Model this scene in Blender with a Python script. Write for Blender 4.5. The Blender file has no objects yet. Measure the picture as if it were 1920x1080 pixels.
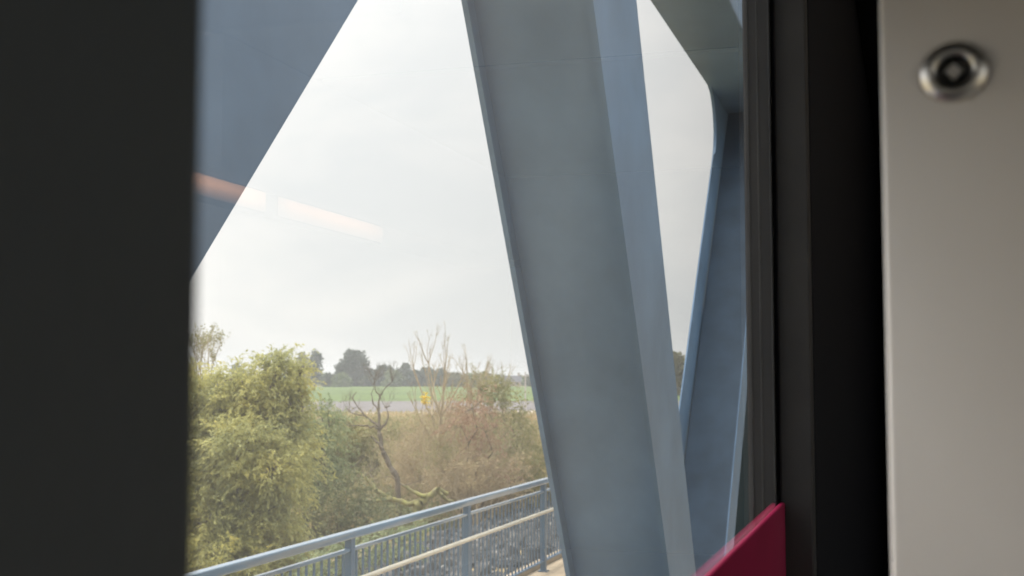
import bpy, bmesh, math, random
import numpy as np
from mathutils import Vector, noise as mnoise

# ------------------------------------------------------------------ camera, world, sun, exposure
# World frame: X runs along the railway, Y points out of the window (left of travel), Z up; the eye is the origin, the flood plain lies at -7.
scene = bpy.context.scene
col = scene.collection
ALPHA = math.radians(17.1)
PITCH = math.atan(175 / 2400)
CA, SA, CP, SP = math.cos(ALPHA), math.sin(ALPHA), math.cos(PITCH), math.sin(PITCH)

cd = bpy.data.cameras.new('camera')
cam = bpy.data.objects.new('camera', cd)
col.objects.link(cam)
cam.location = (0, 0, 0)
cam.rotation_euler = (math.pi / 2 + PITCH, 0, ALPHA - math.pi / 2)
cd.sensor_width = 36.0
cd.lens = 45.0
cd.clip_start = 0.02
cd.clip_end = 12000
cd.dof.use_dof = True
cd.dof.focus_distance = 2.6
cd.dof.aperture_fstop = 12.0
scene.camera = cam

world = bpy.data.worlds.new('World')
scene.world = world
world.use_nodes = True
wn, wl = world.node_tree.nodes, world.node_tree.links
wn.clear()
w_out = wn.new('ShaderNodeOutputWorld')
SUN_EL, SUN_AZ = math.radians(52), ALPHA + math.radians(62)       # behind the cloud, to the left of the view
sky = wn.new('ShaderNodeTexSky')
sky.sky_type = 'NISHITA'
sky.sun_disc = False
sky.sun_elevation = SUN_EL
sky.sun_rotation = math.pi / 2 - SUN_AZ
bg_sky = wn.new('ShaderNodeBackground')
bg_sky.inputs['Strength'].default_value = 0.05
wl.new(sky.outputs['Color'], bg_sky.inputs['Color'])
# closed cloud deck: brighter towards the zenith (overcast distribution), soft cloud structure
tc = wn.new('ShaderNodeTexCoord')
sep = wn.new('ShaderNodeSeparateXYZ')
wl.new(tc.outputs['Generated'], sep.inputs[0])
mapn = wn.new('ShaderNodeMapping')
mapn.inputs['Scale'].default_value = (2.2, 2.2, 6.0)
wl.new(tc.outputs['Generated'], mapn.inputs['Vector'])
nz = wn.new('ShaderNodeTexNoise')
nz.inputs['Scale'].default_value = 2.1
nz.inputs['Detail'].default_value = 6
nz.inputs['Roughness'].default_value = 0.55
nz.inputs['Distortion'].default_value = 0.4
wl.new(mapn.outputs[0], nz.inputs['Vector'])
ramp = wn.new('ShaderNodeValToRGB')
ramp.color_ramp.elements[0].position = 0.36
ramp.color_ramp.elements[0].color = (0.575, 0.585, 0.58, 1)
ramp.color_ramp.elements[1].position = 0.66
ramp.color_ramp.elements[1].color = (0.68, 0.67, 0.645, 1)
wl.new(nz.outputs['Fac'], ramp.inputs[0])
zc = wn.new('ShaderNodeMath'); zc.operation = 'MAXIMUM'; zc.inputs[1].default_value = 0.0
wl.new(sep.outputs['Z'], zc.inputs[0])
zp = wn.new('ShaderNodeMath'); zp.operation = 'POWER'; zp.inputs[1].default_value = 2.3
wl.new(zc.outputs[0], zp.inputs[0])
zg = wn.new('ShaderNodeMath'); zg.operation = 'MULTIPLY_ADD'
zg.inputs[1].default_value = 2.9; zg.inputs[2].default_value = 0.755
wl.new(zp.outputs[0], zg.inputs[0])
bg_cloud = wn.new('ShaderNodeBackground')
wl.new(ramp.outputs[0], bg_cloud.inputs['Color'])
wl.new(zg.outputs[0], bg_cloud.inputs['Strength'])
mixw = wn.new('ShaderNodeMixShader')
mixw.inputs[0].default_value = 0.93
wl.new(bg_sky.outputs[0], mixw.inputs[1])
wl.new(bg_cloud.outputs[0], mixw.inputs[2])
wl.new(mixw.outputs[0], w_out.inputs['Surface'])

sd = bpy.data.lights.new('sun', 'SUN')
sd.energy = 1.5
sd.angle = math.radians(25)
sd.color = (1.0, 0.96, 0.9)
sun = bpy.data.objects.new('sun', sd)
col.objects.link(sun)
sdir = Vector((math.cos(SUN_AZ) * math.cos(SUN_EL), math.sin(SUN_AZ) * math.cos(SUN_EL), math.sin(SUN_EL)))
sun.rotation_euler = sdir.to_track_quat('Z', 'Y').to_euler()
sun.location = (0, 0, 60)

scene.view_settings.view_transform = 'Standard'
scene.view_settings.look = 'None'
scene.view_settings.exposure = 1.06
scene.view_settings.gamma = 1.0
scene.view_settings.use_curve_mapping = False
scene.render.engine = 'CYCLES'
scene.cycles.use_denoising = True
scene.cycles.max_bounces = 8
scene.cycles.transparent_max_bounces = 16
scene.cycles.caustics_reflective = False
scene.cycles.caustics_refractive = False

# ------------------------------------------------------------------ helpers
rng = np.random.default_rng(11)
random.seed(7)


def ray(px, py):
    x = (px - 960) / 2400.0
    y = -(py - 540) / 2400.0
    return np.array((CA * CP + x * SA - y * CA * SP, SA * CP - x * CA - y * SA * SP, SP + y * CP))


def at(px, py, d):
    return ray(px, py) * d


def tag(o, label=None, cat=None, group=None, kind=None):
    if label: o['label'] = label
    if cat: o['category'] = cat
    if group: o['group'] = group
    if kind: o['kind'] = kind
    return o


def empty(name, loc, label=None, cat=None, group=None, kind=None):
    o = bpy.data.objects.new(name, None)
    o.location = [float(v) for v in loc]
    col.objects.link(o)
    return tag(o, label, cat, group, kind)


def link(name, me, mats, parent=None, loc=None):
    o = bpy.data.objects.new(name, me)
    for m in (mats if isinstance(mats, (list, tuple)) else [mats]):
        if m.name not in [x.name for x in me.materials if x]:
            me.materials.append(m)
    col.objects.link(o)
    if loc is not None: o.location = [float(v) for v in loc]
    if parent is not None:
        o.parent = parent
    return o


def mesh_from(name, verts, faces, smooth=False):
    me = bpy.data.meshes.new(name)
    me.from_pydata([tuple(map(float, v)) for v in verts], [], [tuple(map(int, f)) for f in faces])
    if smooth:
        me.polygons.foreach_set('use_smooth', [True] * len(me.polygons))
    me.update()
    return me


def quads_mesh(name, V):
    """V: (N,4,3) array, one quad each."""
    n = len(V)
    me = bpy.data.meshes.new(name)
    me.vertices.add(n * 4)
    me.vertices.foreach_set('co', V.reshape(-1).astype(np.float32))
    me.loops.add(n * 4)
    me.loops.foreach_set('vertex_index', np.arange(n * 4, dtype=np.int32))
    me.polygons.add(n)
    me.polygons.foreach_set('loop_start', np.arange(0, n * 4, 4, dtype=np.int32))
    me.update(calc_edges=True)
    me.validate()
    return me


def box_bm(bm, x0, x1, y0, y1, z0, z1):
    vs = [bm.verts.new(p) for p in ((x0, y0, z0), (x1, y0, z0), (x1, y1, z0), (x0, y1, z0), (x0, y0, z1), (x1, y0, z1), (x1, y1, z1), (x0, y1, z1))]
    for f in ((0, 3, 2, 1), (4, 5, 6, 7), (0, 1, 5, 4), (1, 2, 6, 5), (2, 3, 7, 6), (3, 0, 4, 7)):
        bm.faces.new([vs[i] for i in f])


def bm_mesh(name, bm, bevel=0.0, seg=2, smooth=False):
    bmesh.ops.recalc_face_normals(bm, faces=bm.faces[:])
    if bevel > 0:
        bmesh.ops.bevel(bm, geom=bm.edges[:], offset=bevel, segments=seg, affect='EDGES', profile=0.5)
    me = bpy.data.meshes.new(name)
    bm.to_mesh(me)
    bm.free()
    if smooth:
        me.polygons.foreach_set('use_smooth', [True] * len(me.polygons))
    return me


def box(name, x0, x1, y0, y1, z0, z1, m, parent=None, bevel=0.0, seg=2, smooth=False):
    bm = bmesh.new()
    box_bm(bm, x0, x1, y0, y1, z0, z1)
    return link(name, bm_mesh(name, bm, bevel, seg, smooth), m, parent)


def prism(bm, poly, y0, y1):
    """poly: (x, z) outline, extruded from y0 to y1."""
    a = [bm.verts.new((p[0], y0, p[1])) for p in poly]
    b = [bm.verts.new((p[0], y1, p[1])) for p in poly]
    n = len(poly)
    bm.faces.new(a)
    bm.faces.new(b[::-1])
    for i in range(n):
        j = (i + 1) % n
        bm.faces.new((a[j], a[i], b[i], b[j]))


def tube_arrays(segs, sides=5):
    """segs: list of (p0, p1, r0, r1) -> verts, faces (open ends, capped by next segment)."""
    P0 = np.array([s[0] for s in segs], float); P1 = np.array([s[1] for s in segs], float)
    R0 = np.array([s[2] for s in segs], float); R1 = np.array([s[3] for s in segs], float)
    d = P1 - P0
    L = np.linalg.norm(d, axis=1, keepdims=True); L[L == 0] = 1
    d = d / L
    ref = np.where(np.abs(d[:, 2:3]) > 0.9, np.array([[1.0, 0, 0]]), np.array([[0, 0, 1.0]]))
    u = np.cross(d, ref); u /= np.linalg.norm(u, axis=1, keepdims=True)
    v = np.cross(d, u)
    ang = np.linspace(0, 2 * math.pi, sides, endpoint=False)
    quads = []
    for k in range(sides):
        c0, s0 = math.cos(ang[k]), math.sin(ang[k])
        a1 = ang[(k + 1) % sides]
        c1, s1 = math.cos(a1), math.sin(a1)
        e0 = u * c0 + v * s0; e1 = u * c1 + v * s1
        quads.append(np.stack([P0 + e0 * R0[:, None], P0 + e1 * R0[:, None], P1 + e1 * R1[:, None], P1 + e0 * R1[:, None]], axis=1))
    return np.concatenate(quads)


def tubes_mesh(name, segs, sides=5, smooth=True):
    """Tubes whose rings share vertices, built segment by segment."""
    V = tube_arrays(segs, sides)
    n = len(segs)
    # rebuild with shared ring vertices so shading is smooth round the tube
    verts = np.concatenate([np.stack([V[k * n:(k + 1) * n, 0], V[k * n:(k + 1) * n, 3]], axis=1) for k in range(sides)], axis=1)   # n, sides*2
    verts = verts.reshape(n * sides * 2, 3)
    faces = np.empty((n, sides, 4), np.int32)
    base = np.arange(n) * sides * 2
    for k in range(sides):
        k1 = (k + 1) % sides
        faces[:, k, 0] = base + 2 * k
        faces[:, k, 1] = base + 2 * k1
        faces[:, k, 2] = base + 2 * k1 + 1
        faces[:, k, 3] = base + 2 * k + 1
    faces = faces.reshape(-1, 4)
    me = bpy.data.meshes.new(name)
    me.vertices.add(len(verts)); me.vertices.foreach_set('co', verts.reshape(-1).astype(np.float32))
    me.loops.add(faces.size); me.loops.foreach_set('vertex_index', faces.reshape(-1))
    me.polygons.add(len(faces)); me.polygons.foreach_set('loop_start', np.arange(0, faces.size, 4, dtype=np.int32))
    me.update(calc_edges=True)
    if smooth:
        me.polygons.foreach_set('use_smooth', [True] * len(me.polygons))
    return me


# ------------------------------------------------------------------ materials
def mat(name, base, rough=0.6, metal=0.0, var=0.0, scale=4.0, bump=0.0, bscale=30.0, spec=0.5, var2=None, coat=0.0):
    m = bpy.data.materials.new(name)
    m.use_nodes = True
    nt = m.node_tree
    b = nt.nodes['Principled BSDF']
    b.inputs['Roughness'].default_value = rough
    b.inputs['Metallic'].default_value = metal
    b.inputs['Specular IOR Level'].default_value = spec
    b.inputs['Coat Weight'].default_value = coat
    b.inputs['Base Color'].default_value = (*base, 1)
    geo = nt.nodes.new('ShaderNodeNewGeometry')
    if var > 0 or var2:
        n = nt.nodes.new('ShaderNodeTexNoise')
        n.inputs['Scale'].default_value = scale
        n.inputs['Detail'].default_value = 8
        n.inputs['Roughness'].default_value = 0.6
        nt.links.new(geo.outputs['Position'], n.inputs['Vector'])
        r = nt.nodes.new('ShaderNodeValToRGB')
        lo = tuple(c * (1 - var) for c in base)
        hi = var2 if var2 else tuple(min(1, c * (1 + var)) for c in base)
        r.color_ramp.elements[0].position = 0.33; r.color_ramp.elements[0].color = (*lo, 1)
        r.color_ramp.elements[1].position = 0.67; r.color_ramp.elements[1].color = (*hi, 1)
        nt.links.new(n.outputs['Fac'], r.inputs[0])
        nt.links.new(r.outputs[0], b.inputs['Base Color'])
    if bump > 0:
        n2 = nt.nodes.new('ShaderNodeTexNoise')
        n2.inputs['Scale'].default_value = bscale
        n2.inputs['Detail'].default_value = 5
        nt.links.new(geo.outputs['Position'], n2.inputs['Vector'])
        bp = nt.nodes.new('ShaderNodeBump')
        bp.inputs['Strength'].default_value = bump
        bp.inputs['Distance'].default_value = 0.02
        nt.links.new(n2.outputs['Fac'], bp.inputs['Height'])
        nt.links.new(bp.outputs[0], b.inputs['Normal'])
    return m


def leaf_mat(name, stops, transl=0.35, rough=0.55, clump=1.2):
    """Leaves: colour differs leaf by leaf and clump by clump, part of the light passes through."""
    m = bpy.data.materials.new(name)
    m.use_nodes = True
    nt = m.node_tree
    b = nt.nodes['Principled BSDF']
    b.inputs['Roughness'].default_value = rough
    b.inputs['Specular IOR Level'].default_value = 0.3
    geo = nt.nodes.new('ShaderNodeNewGeometry')
    n = nt.nodes.new('ShaderNodeTexNoise')
    n.inputs['Scale'].default_value = clump
    n.inputs['Detail'].default_value = 3
    nt.links.new(geo.outputs['Position'], n.inputs['Vector'])
    mx = nt.nodes.new('ShaderNodeMath'); mx.operation = 'MULTIPLY_ADD'
    mx.inputs[1].default_value = 0.45
    nt.links.new(geo.outputs['Random Per Island'], mx.inputs[0])
    sc = nt.nodes.new('ShaderNodeMath'); sc.operation = 'MULTIPLY_ADD'
    sc.inputs[1].default_value = 1.5; sc.inputs[2].default_value = -0.48
    nt.links.new(n.outputs['Fac'], sc.inputs[0])
    nt.links.new(sc.outputs[0], mx.inputs[2])
    r = nt.nodes.new('ShaderNodeValToRGB')
    el = r.color_ramp.elements
    for i, (p, c) in enumerate(stops):
        e = el[i] if i < 2 else el.new(p)
        e.position = p; e.color = (*c, 1)
    nt.links.new(mx.outputs[0], r.inputs[0])
    nt.links.new(r.outputs[0], b.inputs['Base Color'])
    t = nt.nodes.new('ShaderNodeBsdfTranslucent')
    nt.links.new(r.outputs[0], t.inputs['Color'])
    ms = nt.nodes.new('ShaderNodeMixShader')
    ms.inputs[0].default_value = transl
    nt.links.new(b.outputs[0], ms.inputs[1]); nt.links.new(t.outputs[0], ms.inputs[2])
    nt.links.new(ms.outputs[0], nt.nodes['Material Output'].inputs['Surface'])
    return m


M = {}
M['steel'] = mat('bridge_steel_paint', (0.145, 0.243, 0.375), 0.5, var=0.16, scale=1.3, bump=0.05, bscale=9, spec=0.4)
M['rail'] = mat('railing_blue_paint', (0.065, 0.125, 0.20), 0.4, var=0.10, scale=3, spec=0.5)
M['handrail'] = mat('handrail_gloss_paint', (0.085, 0.155, 0.23), 0.3, var=0.08, scale=3, spec=0.8, coat=1.0)
M['web_shade'] = mat('shaded_web_steel', (0.062, 0.098, 0.145), 0.75, var=0.2, scale=2.2)  # bridge steel darkened to hold the shade on the open webs
M['teal'] = mat('dark_teal', (0.012, 0.035, 0.045), 0.5)
M['cream'] = mat('cream_rail_paint', (0.62, 0.56, 0.44), 0.4, var=0.08, scale=5)
M['deck'] = mat('footway_concrete', (0.40, 0.315, 0.215), 0.85, var=0.15, scale=3, bump=0.2, bscale=60)
M['dark_trim'] = mat('dark_grey_trim', (0.044, 0.051, 0.057), 0.6, var=0.10, scale=5, bump=0.08, bscale=260, spec=0.35)
M['reveal'] = mat('charcoal_reveal', (0.035, 0.034, 0.034), 0.6, var=0.15, scale=9, spec=0.3)
M['black'] = mat('black_trim', (0.006, 0.0075, 0.011), 0.7, spec=0.12)
M['frame'] = mat('dark_anodised_frame', (0.012, 0.012, 0.014), 0.6, var=0.25, scale=40, spec=0.5)
M['bead'] = mat('worn_seal_bead', (0.045, 0.045, 0.048), 0.5, var=0.3, scale=25)
M['crimson'] = mat('crimson_panel', (0.32, 0.007, 0.062), 0.4, var=0.06, scale=8, spec=0.5)
M['panel'] = mat('pale_grey_panel', (0.86, 0.83, 0.805), 0.42, var=0.03, scale=6, bump=0.03, bscale=300)
M['metal'] = mat('brushed_screw_metal', (0.74, 0.72, 0.69), 0.33, metal=1.0, var=0.1, scale=300)
M['screw_dark'] = mat('blackened_screw', (0.012, 0.012, 0.012), 0.45, metal=0.3)
M['zinc'] = mat('dull_zinc', (0.5, 0.49, 0.47), 0.5)
M['ceiling'] = mat('pale_ceiling', (0.70, 0.71, 0.73), 0.6, var=0.03, scale=2)
M['interior'] = mat('interior_grey', (0.74, 0.74, 0.745), 0.6)
M['carpet'] = mat('carriage_floor', (0.42, 0.41, 0.40), 0.9)

g = bpy.data.materials.new('window_glass')
g.use_nodes = True
nt = g.node_tree; nt.nodes.clear()
go = nt.nodes.new('ShaderNodeOutputMaterial')
gt = nt.nodes.new('ShaderNodeBsdfTransparent'); gt.inputs['Color'].default_value = (0.985, 0.985, 0.98, 1)
gg = nt.nodes.new('ShaderNodeBsdfGlossy'); gg.inputs['Roughness'].default_value = 0.0
gg.inputs['Color'].default_value = (1, 1, 1, 1)
gf = nt.nodes.new('ShaderNodeFresnel'); gf.inputs['IOR'].default_value = 1.33
gm = nt.nodes.new('ShaderNodeMath'); gm.operation = 'MULTIPLY'; gm.inputs[1].default_value = 1.0; gm.use_clamp = True
gx = nt.nodes.new('ShaderNodeMixShader')
nt.links.new(gf.outputs[0], gm.inputs[0]); nt.links.new(gm.outputs[0], gx.inputs[0])
nt.links.new(gt.outputs[0], gx.inputs[1]); nt.links.new(gg.outputs[0], gx.inputs[2])
gd = nt.nodes.new('ShaderNodeBsdfTranslucent'); gd.inputs['Color'].default_value = (0.9, 0.9, 0.88, 1)
gn = nt.nodes.new('ShaderNodeTexNoise'); gn.inputs['Scale'].default_value = 5; gn.inputs['Detail'].default_value = 6
gpos = nt.nodes.new('ShaderNodeNewGeometry'); nt.links.new(gpos.outputs['Position'], gn.inputs['Vector'])
gmr = nt.nodes.new('ShaderNodeMapRange')
gmr.inputs['From Min'].default_value = 0.3; gmr.inputs['From Max'].default_value = 0.7
gmr.inputs['To Min'].default_value = 0.048; gmr.inputs['To Max'].default_value = 0.085
nt.links.new(gn.outputs['Fac'], gmr.inputs['Value'])
gy = nt.nodes.new('ShaderNodeMixShader')
gsx = nt.nodes.new('ShaderNodeSeparateXYZ'); nt.links.new(gpos.outputs['Position'], gsx.inputs[0])
gtp = nt.nodes.new('ShaderNodeMapRange'); gtp.interpolation_type = 'SMOOTHSTEP'      # dust thins out towards the far jamb
gtp.inputs['From Min'].default_value = 0.38; gtp.inputs['From Max'].default_value = 1.15
gtp.inputs['To Min'].default_value = 1.0; gtp.inputs['To Max'].default_value = 0.08
nt.links.new(gsx.outputs['X'], gtp.inputs['Value'])
gdm = nt.nodes.new('ShaderNodeMath'); gdm.operation = 'MULTIPLY'
nt.links.new(gmr.outputs[0], gdm.inputs[0]); nt.links.new(gtp.outputs[0], gdm.inputs[1])
nt.links.new(gdm.outputs[0], gy.inputs[0]); nt.links.new(gx.outputs[0], gy.inputs[1]); nt.links.new(gd.outputs[0], gy.inputs[2])
nt.links.new(gy.outputs[0], go.inputs['Surface'])
M['glass'] = g

lm = bpy.data.materials.new('lamp_diffuser')
lm.use_nodes = True
lb = lm.node_tree.nodes['Principled BSDF']
lb.inputs['Base Color'].default_value = (0.8, 0.7, 0.6, 1)
lb.inputs['Emission Color'].default_value = (1.0, 0.44, 0.17, 1)
lb.inputs['Emission Strength'].default_value = 3.0
ltc = lm.node_tree.nodes.new('ShaderNodeTexCoord')
lsp = lm.node_tree.nodes.new('ShaderNodeSeparateXYZ')
lm.node_tree.links.new(ltc.outputs['Generated'], lsp.inputs[0])
# a tube behind the diffuser: brightest along the upper middle, fading to the ends and the lower lip
lrz = lm.node_tree.nodes.new('ShaderNodeValToRGB')
for i_, (p_, v_) in enumerate(((0.0, 0.12), (0.35, 0.55), (0.65, 1.0), (0.95, 0.8), (1.0, 0.4))):
    e_ = lrz.color_ramp.elements[i_] if i_ < 2 else lrz.color_ramp.elements.new(p_)
    e_.position = p_; e_.color = (v_, v_, v_, 1)
lrx = lm.node_tree.nodes.new('ShaderNodeValToRGB')
for i_, (p_, v_) in enumerate(((0.0, 0.35), (0.1, 0.9), (0.5, 1.0), (0.85, 0.6), (1.0, 0.22))):
    e_ = lrx.color_ramp.elements[i_] if i_ < 2 else lrx.color_ramp.elements.new(p_)
    e_.position = p_; e_.color = (v_, v_, v_, 1)
lm.node_tree.links.new(lsp.outputs['Z'], lrz.inputs[0]); lm.node_tree.links.new(lsp.outputs['X'], lrx.inputs[0])
lmu = lm.node_tree.nodes.new('ShaderNodeMath'); lmu.operation = 'MULTIPLY'
lm.node_tree.links.new(lrz.outputs[0], lmu.inputs[0]); lm.node_tree.links.new(lrx.outputs[0], lmu.inputs[1])
lmg = lm.node_tree.nodes.new('ShaderNodeMath'); lmg.operation = 'MULTIPLY'; lmg.inputs[1].default_value = 3.0
lm.node_tree.links.new(lmu.outputs[0], lmg.inputs[0]); lm.node_tree.links.new(lmg.outputs[0], lb.inputs['Emission Strength'])
M['lamp'] = lm
lm2 = lm.copy(); lm2.name = 'dim_lamp_diffuser'
for n_ in lm2.node_tree.nodes:
    if n_.type == 'MATH' and not n_.inputs[1].is_linked: n_.inputs[1].default_value = 1.0
M['lamp_dim'] = lm2

M['bark'] = mat('grey_bark', (0.16, 0.135, 0.10), 0.9, var=0.3, scale=6)
M['dark_bark'] = mat('dark_bark', (0.13, 0.105, 0.075), 0.9, var=0.3, scale=8)
M['tan_bark'] = mat('tan_twigs', (0.40, 0.325, 0.215), 0.9, var=0.25, scale=3)
M['moss'] = mat('mossy_bark', (0.24, 0.20, 0.12), 0.95, var=0.3, scale=5.0, var2=(0.30, 0.29, 0.085))
M['willow'] = leaf_mat('willow_leaves', [(0.0, (0.29, 0.31, 0.16)), (0.45, (0.45, 0.44, 0.185)), (0.8, (0.55, 0.505, 0.18)), (1.0, (0.66, 0.54, 0.14))], 0.58)
M['sage'] = leaf_mat('sage_green_leaves', [(0.0, (0.19, 0.235, 0.13)), (0.6, (0.30, 0.345, 0.18)), (1.0, (0.40, 0.41, 0.19))], 0.4)
M['olive'] = leaf_mat('olive_leaves', [(0.0, (0.20, 0.205, 0.10)), (0.6, (0.34, 0.325, 0.155)), (1.0, (0.46, 0.40, 0.17))], 0.4)
M['russet'] = leaf_mat('russet_leaves', [(0.0, (0.24, 0.15, 0.10)), (0.6, (0.40, 0.265, 0.18)), (1.0, (0.48, 0.33, 0.21))], 0.4)
M['tan_leaf'] = leaf_mat('dry_tan_leaves', [(0.0, (0.26, 0.205, 0.12)), (0.6, (0.42, 0.335, 0.20)), (1.0, (0.50, 0.42, 0.23))], 0.4)
M['yellow'] = leaf_mat('yellow_leaves', [(0.0, (0.70, 0.52, 0.05)), (1.0, (0.85, 0.68, 0.10))], 0.3)
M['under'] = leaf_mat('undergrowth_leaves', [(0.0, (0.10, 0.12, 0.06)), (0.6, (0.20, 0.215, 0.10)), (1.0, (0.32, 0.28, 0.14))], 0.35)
M['far_dark'] = leaf_mat('distant_dark_leaves', [(0.0, (0.05, 0.075, 0.05)), (0.6, (0.085, 0.115, 0.07)), (1.0, (0.14, 0.16, 0.085))], 0.3, clump=0.15)
M['far_green'] = leaf_mat('distant_green_leaves', [(0.0, (0.12, 0.165, 0.075)), (0.6, (0.19, 0.235, 0.11)), (1.0, (0.27, 0.29, 0.13))], 0.3, clump=0.15)
M['far_olive'] = leaf_mat('distant_olive_leaves', [(0.0, (0.14, 0.14, 0.065)), (0.6, (0.21, 0.20, 0.09)), (1.0, (0.29, 0.25, 0.11))], 0.3, clump=0.15)
M['meadow'] = mat('meadow_ground', (0.24, 0.215, 0.10), 1.0, var=0.25, scale=0.06, var2=(0.36, 0.255, 0.14))
M['grass_field'] = mat('green_crop', (0.06, 0.105, 0.012), 1.0, var=0.2, scale=0.03, var2=(0.10, 0.15, 0.02))
M['mud'] = mat('grey_mud', (0.125, 0.11, 0.108), 0.85, var=0.15, scale=0.05)
M['sand'] = mat('pale_sand', (0.52, 0.43, 0.37), 0.95, var=0.12, scale=0.08)
M['reed'] = leaf_mat('dry_grass', [(0.0, (0.26, 0.25, 0.11)), (0.6, (0.40, 0.32, 0.16)), (1.0, (0.48, 0.35, 0.19))], 0.4, clump=0.05)
M['stone'] = leaf_mat('bank_stone', [(0.0, (0.025, 0.028, 0.034)), (0.5, (0.055, 0.058, 0.06)), (0.8, (0.12, 0.115, 0.11)), (1.0, (0.36, 0.34, 0.31))], 0.0, rough=0.9, clump=3.0)
M['bank'] = mat('bank_soil', (0.07, 0.075, 0.06), 1.0, var=0.3, scale=1.5)
M['roof'] = mat('slate_roof', (0.085, 0.085, 0.10), 0.8)
M['wall'] = mat('house_render', (0.36, 0.32, 0.28), 0.9)
M['pole'] = mat('weathered_pale_timber', (0.42, 0.40, 0.37), 0.9)

# ------------------------------------------------------------------ terrain
def G(x, y):
    w = x * CA + y * SA
    z = np.interp(w, [0, 190, 250, 350, 620, 1600, 9000], [-7, -7, -6.55, -5.45, -2.6, -0.3, 0.0])
    if y > 4.9:
        m = -2.75 - 0.2 * (y - 5.0) - max(0.0, 17.0 - x) * 1.3
        z = max(z, m) if w < 150 else z
    elif x > 33 and y > -9 and w < 150:
        z = max(z, -2.75)
    return float(z)


def patch(name, ws, ls, off, m, kind='structure', wob=None):
    """ground sheet laid out by distance w along the view axis and offset l across it"""
    verts, faces = [], []
    for i, w in enumerate(ws):
        for l in ls:
            ww = w + (wob(i, w, l) if wob else 0)
            x = ww * CA + l * SA
            y = ww * SA - l * CA
            verts.append((x, y, G(x, y) + off))
    nl = len(ls)
    for i in range(len(ws) - 1):
        for j in range(nl - 1):
            faces.append((i * nl + j, i * nl + j + 1, (i + 1) * nl + j + 1, (i + 1) * nl + j))
    o = link(name, mesh_from(name, verts, faces, True), m)
    o['kind'] = kind
    return o


near = list(np.arange(-60, 130, 2.0))
far = [130, 160, 190, 220, 250, 300, 350, 420, 500, 620, 800, 1200, 1600, 2500, 4000, 7000]
lat = [-5000, -2500, -1200, -600, -300, -150, -90] + list(np.arange(-60, 61, 2.0)) + [90, 150, 300, 600, 1200, 2500, 5000]
patch('meadow', near + far, lat, 0.0, M['meadow'])
lat2 = list(np.linspace(-500, 420, 47))
patch('sandy_strip', [236, 250, 262, 280], lat2, 0.03, M['sand'], wob=lambda i, w, l: (7 * math.sin(l * 0.045) + 4 * math.sin(l * 0.11 + 1)) if i == 0 else (6 * math.sin(l * 0.03) if i == 3 else 0))
patch('mud_flat', [268, 300, 340, 358], lat2, 0.06, M['mud'], wob=lambda i, w, l: 9 * math.sin(l * 0.05 + 0.6) + 3 * math.sin(l * 0.17) if i == 0 else 0)
patch('green_field', [352, 400, 460, 540, 620], lat2, 0.10, M['grass_field'], wob=lambda i, w, l: 3 * math.sin(l * 0.02) if i == 0 else 0)

# ------------------------------------------------------------------ bridge truss
bridge = empty('truss_bridge', (12, 2.1, -3.4), 'blue grey steel truss railway bridge with broad slanting box members right outside the window', 'bridge')
DI, DO = 1.70, 2.50


def child(o, root):
    o.parent = root
    o.matrix_parent_inverse = root.matrix_world.inverted() if False else o.matrix_parent_inverse
    o.location = Vector(o.location) - Vector(root.location)
    return o


def edge_pts(s0, k, z0, z1):
    return (s0 + k * z0, z0), (s0 + k * z1, z1)


ZT, ZB = 4.0, -3.05


def diagonal(n0, kn, f0, kf, di, do, lip=0.15, th=0.035):
    hollow = lip > 0.4
    """n: near edge, f: far edge, both s = s0 + k z. Two side plates joined by recessed cover plates."""
    bm = bmesh.new()
    poly = [(n0 + kn * ZB, ZB), (f0 + kf * ZB, ZB), (f0 + kf * ZT, ZT), (n0 + kn * ZT, ZT)]
    if hollow: th = 0.016
    inner = poly if not hollow else [(n0 + lip + kn * ZB, ZB), poly[1], poly[2], (n0 + lip + kn * ZT, ZT)]
    prism(bm, inner, di, di + th)
    prism(bm, poly, do - th, do)
    for e0, ke, s in (((n0, kn, 1),) if hollow else ((n0, kn, 1), (f0, kf, -1))):
        a, b = e0 + s * lip, e0 + s * (lip + 0.03)
        cover = [(a + ke * ZB, ZB), (b + ke * ZB, ZB), (b + ke * ZT, ZT), (a + ke * ZT, ZT)]
        if hollow:      # the web of the open members has its shade put into a darker colour
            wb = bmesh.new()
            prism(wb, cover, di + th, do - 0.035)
        else:
            prism(bm, cover, di + th, do - th)
    dg = child(link('diagonal', bm_mesh('diagonal', bm), M['steel'], bridge), bridge)
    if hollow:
        link('web_plate', bm_mesh('web_plate', wb), M['web_shade'], dg)
    return dg


def fillet(corner, d1, d2, r, side=None, n=10):
    """Filled concave corner between directions d1 and d2 leaving the corner."""
    c = Vector(corner); a = Vector(d1).normalized(); b = Vector(d2).normalized()
    ang = math.acos(max(-1, min(1, a.dot(b))))
    t = r / math.tan(ang / 2)
    bis = (a + b).normalized()
    cen = c + bis * (r / math.sin(ang / 2))
    p1, p2 = c + a * t, c + b * t
    v1, v2 = p1 - cen, p2 - cen
    th1 = math.atan2(v1.y, v1.x); th2 = math.atan2(v2.y, v2.x)
    dth = (th2 - th1 + math.pi) % (2 * math.pi) - math.pi
    back = c - bis * 0.04
    return [tuple(back)] + [(cen.x + r * math.cos(th1 + dth * i / n), cen.y + r * math.sin(th1 + dth * i / n)) for i in range(n + 1)]


def gusset(corner, d1, d2, r, di, do, th=0.041):
    p = fillet(corner, d1, d2, r)
    for y0, y1 in ((di - 0.003, di - 0.003 + th), (do + 0.003 - th, do + 0.003)):
        bm = bmesh.new()
        prism(bm, p, y0, y1)
        child(link('gusset_plate', bm_mesh('gusset_plate', bm), M['steel'], bridge), bridge)


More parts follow.
